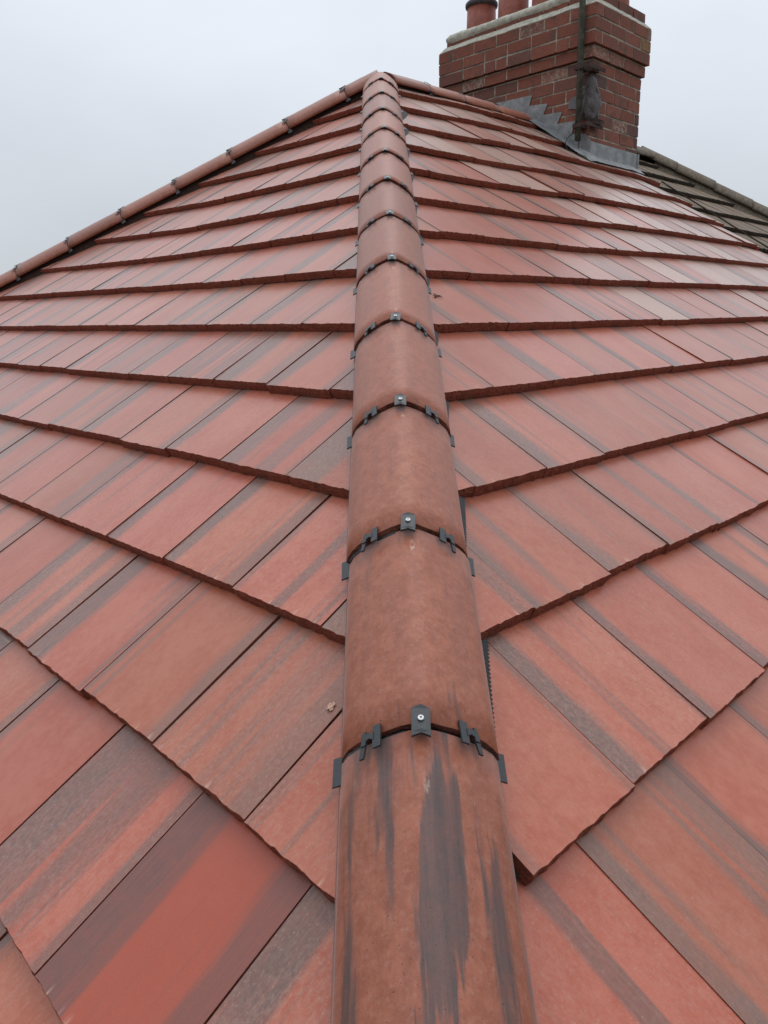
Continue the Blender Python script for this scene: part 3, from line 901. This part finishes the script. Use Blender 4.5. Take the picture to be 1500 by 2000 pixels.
for px_, py_, top in ((2.12, .80, 1.215), (2.12, .435, 1.36), (2.13, .075, 1.36), (2.16, -.27, 1.36), (2.36, -.42, 1.30)):
    zb = .84
    pot = cpart('chimney_pot', *lathe([(.142, zb), (.137, zb + .15), (.132, top - .05), (.118, top - .05), (.122, zb)], (px_, py_)), M_POT, True)
    rim = add('rim', mesh('rim', [V(v) - CO for v in lathe([(.132, top - .052), (.146, top - .045), (.151, top - .03), (.149, top - .012), (.138, top), (.122, top - .004), (.116, top - .05)], (px_, py_))[0]], lathe([(0, 0)] * 7, (0, 0))[1], M_POTDARK if top < 1.25 else M_POT, None, True), pot)

# lead: stepped flashing on the ridge side, cover strip along the roof, apron at the front
def sheet(poly, to3, t, nrm, mt=M_LEAD):
    n = len(poly)
    a = [to3(*p) for p in poly]; b = [v + nrm * t for v in a]
    return a + b, [tuple(range(n - 1, -1, -1)), tuple(range(n, 2 * n))] + [(i, (i + 1) % n, n + (i + 1) % n, n + i) for i in range(n)]
fx = CHX0 - .006
step_poly = [(.36, .215), (-.066, .203), (-.037, .126), (-.224, .108), (-.186, .028), (-.372, .018), (-.326, -.066), (-.500, -.072), (-.470, -.165), (-.60, -.185), (-.655, -.25),
             (-.655, -.42), (-.45, -.30), (-.16, -.11), (.0, -.005), (.20, .05), (.36, .10)]
vs, fs = sheet(step_poly, lambda y, z: V((fx, y, z)), .003, V((-1, 0, 0)))
cpart('step_flashing', vs, fs, M_LEAD)
def roofpt(s, u, lift=.006): return aR * s + uR * u + nR * (hump(s, u) + lift)
def grid(fn, nu, nv):
    vs = [fn(i / nu, j / nv) for j in range(nv + 1) for i in range(nu + 1)]
    fs = [(j * (nu + 1) + i, j * (nu + 1) + i + 1, (j + 1) * (nu + 1) + i + 1, (j + 1) * (nu + 1) + i) for j in range(nv) for i in range(nu)]
    return vs, fs
def cover(a, b):                             # along the side of the stack, dressed over the tiles
    s = .05 + .82 * b; w_ = .11 + .05 * b
    u = CHX0 - .004 - (1 - a) * w_
    return roofpt(s, u, .008 + .022 * a + .004 * noise.noise(V((s * 9, u * 9, 0))))
cpart('cover_flashing', *grid(cover, 5, 22), M_LEAD, True)
def apron(a, b):
    x = 1.60 + a * (CHX1 + .02 - 1.60)
    if b < .5:                               # upstand
        t = b / .5; y = CHY0 - .008 - .002 * t; zt = -.243; zb = -.395
        z = zt + (zb - zt) * t
        x = max(x, CHX0 - .008)
        return V((x, y - .003 * noise.noise(V((x * 7, z * 12, 3))), z))
    t = (b - .5) / .5
    s0 = .395 / math.sin(PR) + .045; s1 = s0 + .075 - .02 * a
    p = roofpt(s0 + (s1 - s0) * t, x, .018 - .010 * t + .003 * noise.noise(V((x * 8, t * 3, 1))))
    return p
cpart('apron_flashing', *grid(apron, 26, 12), M_LEAD, True)
v1, f1 = box_data(CHX1 - .004, CHX1 + .022, CHY0 - .014, CHY0 + .05, -.43, -.245, .002)
cpart('apron_return', v1, f1, M_LEAD)
# tarnished sheet dressed round the near corner
def wrap(a, b):
    z = .245 - .335 * b
    h = lerp_table([(0, .022), (.15, .045), (.5, .095), (.58, .118), (.66, .100), (1, .082)], b)
    if a > .5: h *= lerp_table([(0, 1.1), (.55, 1.5), (.7, 1.1), (1, 1.0)], b)
    w_ = (a - .5) * 2 * h
    st = lerp_table([(0, .008), (.1, .016), (.5, .034), (.6, .036), (.9, .028), (1, .018)], b)
    st *= 1 - .6 * abs(2 * a - 1) ** 2
    st += .018 * noise.noise(V((a * 3.5, b * 3, 2))) + .011 * abs(noise.noise(V((a * 8, b * 5, 7)))) + .006
    rr = .022
    zz = z + (.010 * math.sin(a * 9) + .030 * noise.noise(V((a * 6, 0, 5)))) * b
    if w_ < -rr: return V((CHX0 - st, CHY0 - w_, zz))
    if w_ > rr: return V((CHX0 + w_, CHY0 - st, zz))
    q = (w_ + rr) / (2 * rr)
    return V((CHX0 - st + q * q * (rr + st), CHY0 + rr - (1 - (1 - q) ** 2) * (rr + st), zz))
cpart('corner_sheet', *grid(wrap, 18, 18), M_OLDLEAD)
v1, f1 = sheet([(-.622, .105), (-.50, .112), (-.435, .098), (-.425, .03), (-.50, .012), (-.622, .0)], lambda y, z: V((CHX0 - .008, y, z)), .004, V((-1, 0, 0)))
cpart('lead_patch', v1, f1, M_LEADDARK)
v1, f1 = box_data(1.725, 1.86, -.685, -.625, -.115, -.082, .01)
cpart('hole_shade_block', v1, f1, M_RUST)  # dark block standing in for the shaded hole below the sheet

# ------------------------------------------------------------------ aerial mast
MB = V((1.665, -.578, -.245))
mast = thing('aerial_mast', 'tall weathered steel mast pole strapped to the front corner of the chimney', 'mast', MB)
MT = V((1.655, -.552, 2.4))
add('pole', mesh('pole', *tube([V((0, 0, 0)), (MT - MB) * .5, MT - MB], .0245, 14), M_POLE, None, True), mast)
def bracket(z, d=.0):
    c = MB + (MT - MB) * ((z - MB.z) / (MT.z - MB.z))
    p1 = box_data(c.x - .035, CHX0 - .002, c.y - .032, c.y + .032, z - .016, z + .016, .002)
    p2 = box_data(c.x - .030, CHX0 + .13, CHY0 - .045, CHY0 - .036, z - .014, z + .014, .002)
    p3 = tube([c + V((0, -.04, 0)), c + V((-.034, 0, 0)), c + V((0, .04, 0))], .006, 6)
    vs, fs = join([p1, p2, p3]); return [v - MB for v in vs], fs
add('bracket', mesh('bracket', *bracket(.285), M_RUST), mast)
add('bracket', mesh('bracket', *bracket(-.135), M_RUST), mast)
v1, f1 = box_data(1.70, 1.80, -.672, -.60, .262, .276, .008)
add('bracket_plate', mesh('bracket_plate', [v - MB for v in v1], f1, M_RUST), mast)
pts = []
for i in range(26):
    t = 2 * math.pi * i / 25
    pts.append(V((-.03 + .052 * math.sin(t), .03 - .03 * math.sin(t) - .0, -.02 + .075 * math.cos(t) + .012 * math.sin(2 * t))))
cab = tube(pts, .0042, 7)
cab2 = tube([V((-.022, .012, .05)), V((-.024, .010, .2)), V((-.023, .004, .5)), V((-.024, .008, 1.0)), V((-.023, .004, 2.4))], .0038, 6)
add('cable', mesh('cable', *join([cab, cab2]), M_PLASTIC, None, True), mast)

# ------------------------------------------------------------------ the neighbour's roof
N0 = .004
NAX = 3.95
def npt(s, u, lift=0.0): return aR * s + uR * u + nR * (N0 - .012 + lift)
nslope = add('main_slope', mesh('main_slope', [npt(0, JX - .05, -.06), npt(0, NAX, -.06), npt(5.2, NAX + 4.2, -.06), npt(5.2, JX - .05, -.06)], [(0, 3, 2, 1)], M_DARK), neighbour)
rn = random.Random(77)
for r, s in list(ROW_R.items()):
    if s > 3.6: continue
    for i in range(0, 16):
        u = JX - .0 + WR * (i + (.5 if r % 2 else .0))
        if u - WR / 2 > NAX + .809 * s: continue
        poly = full_poly(.004, WR)
        poly = clip_poly(poly, -1, -.809, u - NAX - .809 * s + .03)
        poly = clip_poly(poly, 1, 0, JX + .004 - u)
        if len(poly) < 3: continue
        q = []
        for a in poly:
            if not q or abs(a[0] - q[-1][0]) + abs(a[1] - q[-1][1]) > .002: q.append(a)
        if len(q) < 3 or min(a[1] for a in q) > .36: continue
        me = tile_mesh(q, [M_OLD, M_OLDLIP], rn, 1.3) if len(q) != 4 or q[0][0] > -.14 else rn.choice(VAR_O)
        Y2 = (-aR - nR * math.tan(TILT + rn.gauss(0, .003))).normalized(); X2 = uR
        M = frame(X2, Y2, X2.cross(Y2), aR * (s + rn.gauss(0, .005)) + uR * u + nR * (N0 - .012 + abs(rn.gauss(0, .002))))
        pj = project(M.translation)
        if pj is None or pj[0] > 1750: continue
        add('roof_tile', me, nslope, M, (0, .4, rn.random()))
HN = V((-HD.x, HD.y, HD.z))
def shift_series(objs, d):
    for o in objs: o.location = o.location + d
sideN = HN.cross(V((0, 0, 1))).normalized()
if sideN.cross(-HN).z < 0: sideN = -sideN
hn = hip_series(HN, sideN, .06, [CS * 7 - .1, CS * 6 - .1, CS * 5 - .1, CS * 4 - .1, CS * 3 - .1, CS * 2 - .1, CS - .1, -.06], rn, clips=False, parent=neighbour, gap=.003)
shift_series(hn, V((NAX, 0, N0 * nR.z + .035)))
hr = hip_series(uR, rs, .08, [NAX + .02, NAX - .43, NAX - .88, NAX - 1.33], rn, clips=False, name='ridge_tile', parent=neighbour, gap=.003)
shift_series(hr, V((0, 0, N0 * nR.z)))
M_OLDRIDGE = mat_plain('old_ridge_concrete', (.115, .09, .068), (.18, .15, .115), 30, .9, .5, .2, .004)
for o in hn + hr:
    o.data.materials[0] = M_OLDRIDGE; o.data.materials[1] = M_OLDLIP
vs, fs = box_data(3.12, 8.2, by, 4.0, -7.2, EZ - .05)
add('wall', mesh('wall', vs, fs, M_RENDER), neighbour)
vs = [V((NAX, 0, -.16)), V((NAX + 4.2, -4.35, -2.98)), V((NAX + 4.2, 4.35, -2.98)), V((JX, 0, -.16)), V((JX, 4.35, -2.98))]
add('rear_slope', mesh('rear_slope', vs, [(0, 1, 2), (0, 2, 4, 3)], M_OLDLIP), neighbour)
# mortar bedding under the neighbour's hip and the bedding joint between the two roofs
def bed(a, b):
    t = .1 + 3.0 * a
    up = V((0, 0, 1)) - HN * HN.z; up.normalize()
    p = HN * t + V((NAX, 0, N0 * nR.z + .035))
    sgn = -1 if sideN.dot(V((1, 1, 0))) > 0 else 1
    return p + sideN * sgn * (.085 + .038 * b + .008 * noise.noise(V((t * 8, b, 0)))) + up * (-.035 - .12 * b)
add('hip_bedding', mesh('hip_bedding', *grid(bed, 60, 3), M_OLDRIDGE), neighbour)
jp = [npt(s, 3.06 + .012 * math.sin(s * 3), .006) for s in [.75 + .11 * i for i in range(30)]]
add('joint_strip', mesh('joint_strip', *tube(jp, .007, 6), M_OLDLIP), neighbour)

# ------------------------------------------------------------------ bits lying on the tiles
def leafpts():
    vs, fs = [], []
    out = [(0, 0), (.006, .004), (.011, .002), (.013, .009), (.009, .015), (.010, .022), (.003, .024), (-.002, .019), (-.007, .021), (-.009, .012), (-.004, .008)]
    top = [V((x, y, .003 + .0035 * math.sin(x * 300) + .002 * math.cos(y * 260))) for x, y in out]
    n = len(out); vs = top + [v - V((0, 0, .0012)) for v in top]
    return vs, [tuple(range(n)), tuple(range(2 * n - 1, n - 1, -1))] + [(i, n + i, n + (i + 1) % n, (i + 1) % n) for i in range(n)]
Y2 = (-aL - nL * math.tan(TILT)).normalized()
sL0 = 4.082; row_s = 4.30
pz = -(row_s - sL0) * math.tan(TILT)
o = add('dry_leaf', mesh('dry_leaf', *leafpts(), M_LEAF), None, frame(xL, Y2, xL.cross(Y2), aL * sL0 + V((0, -3.288, 0)) + nL * (pz + .0022)) @ Matrix.Diagonal((.8, .8, .6, 1)))
o['label'] = 'small scrap of dry leaf on a tile left of the hip'; o['category'] = 'leaf'
tw = []
for (a, b) in (((-.020, -.006), (.020, .008)), ((.002, .001), (-.004, .022)), ((.006, .003), (.016, -.010)), ((-.010, -.003), (-.018, .008))):
    tw.append(tube([V((a[0], a[1], .003)), V(((a[0] + b[0]) / 2, (a[1] + b[1]) / 2, .006)), V((b[0], b[1], .004))], [.0022, .0018, .001], 6))
Y3 = (-aR - nR * math.tan(TILT)).normalized()
pz = -(3.031 - 2.837) * math.tan(TILT)
o = add('twig', mesh('twig', *join(tw), M_TWIG), None, frame(uR, Y3, uR.cross(Y3), aR * 2.837 + uR * -2.0718 + nR * (pz + .001)))
o['label'] = 'tiny dark forked twig lying on a tile just right of the hip'; o['category'] = 'twig'

# ------------------------------------------------------------------ ground
g = mesh('ground', [(-900, -900, -7.2), (900, -900, -7.2), (900, 900, -7.2), (-900, 900, -7.2)], [(0, 1, 2, 3)], M_GROUND)
go = add('ground', g); go['kind'] = 'structure'
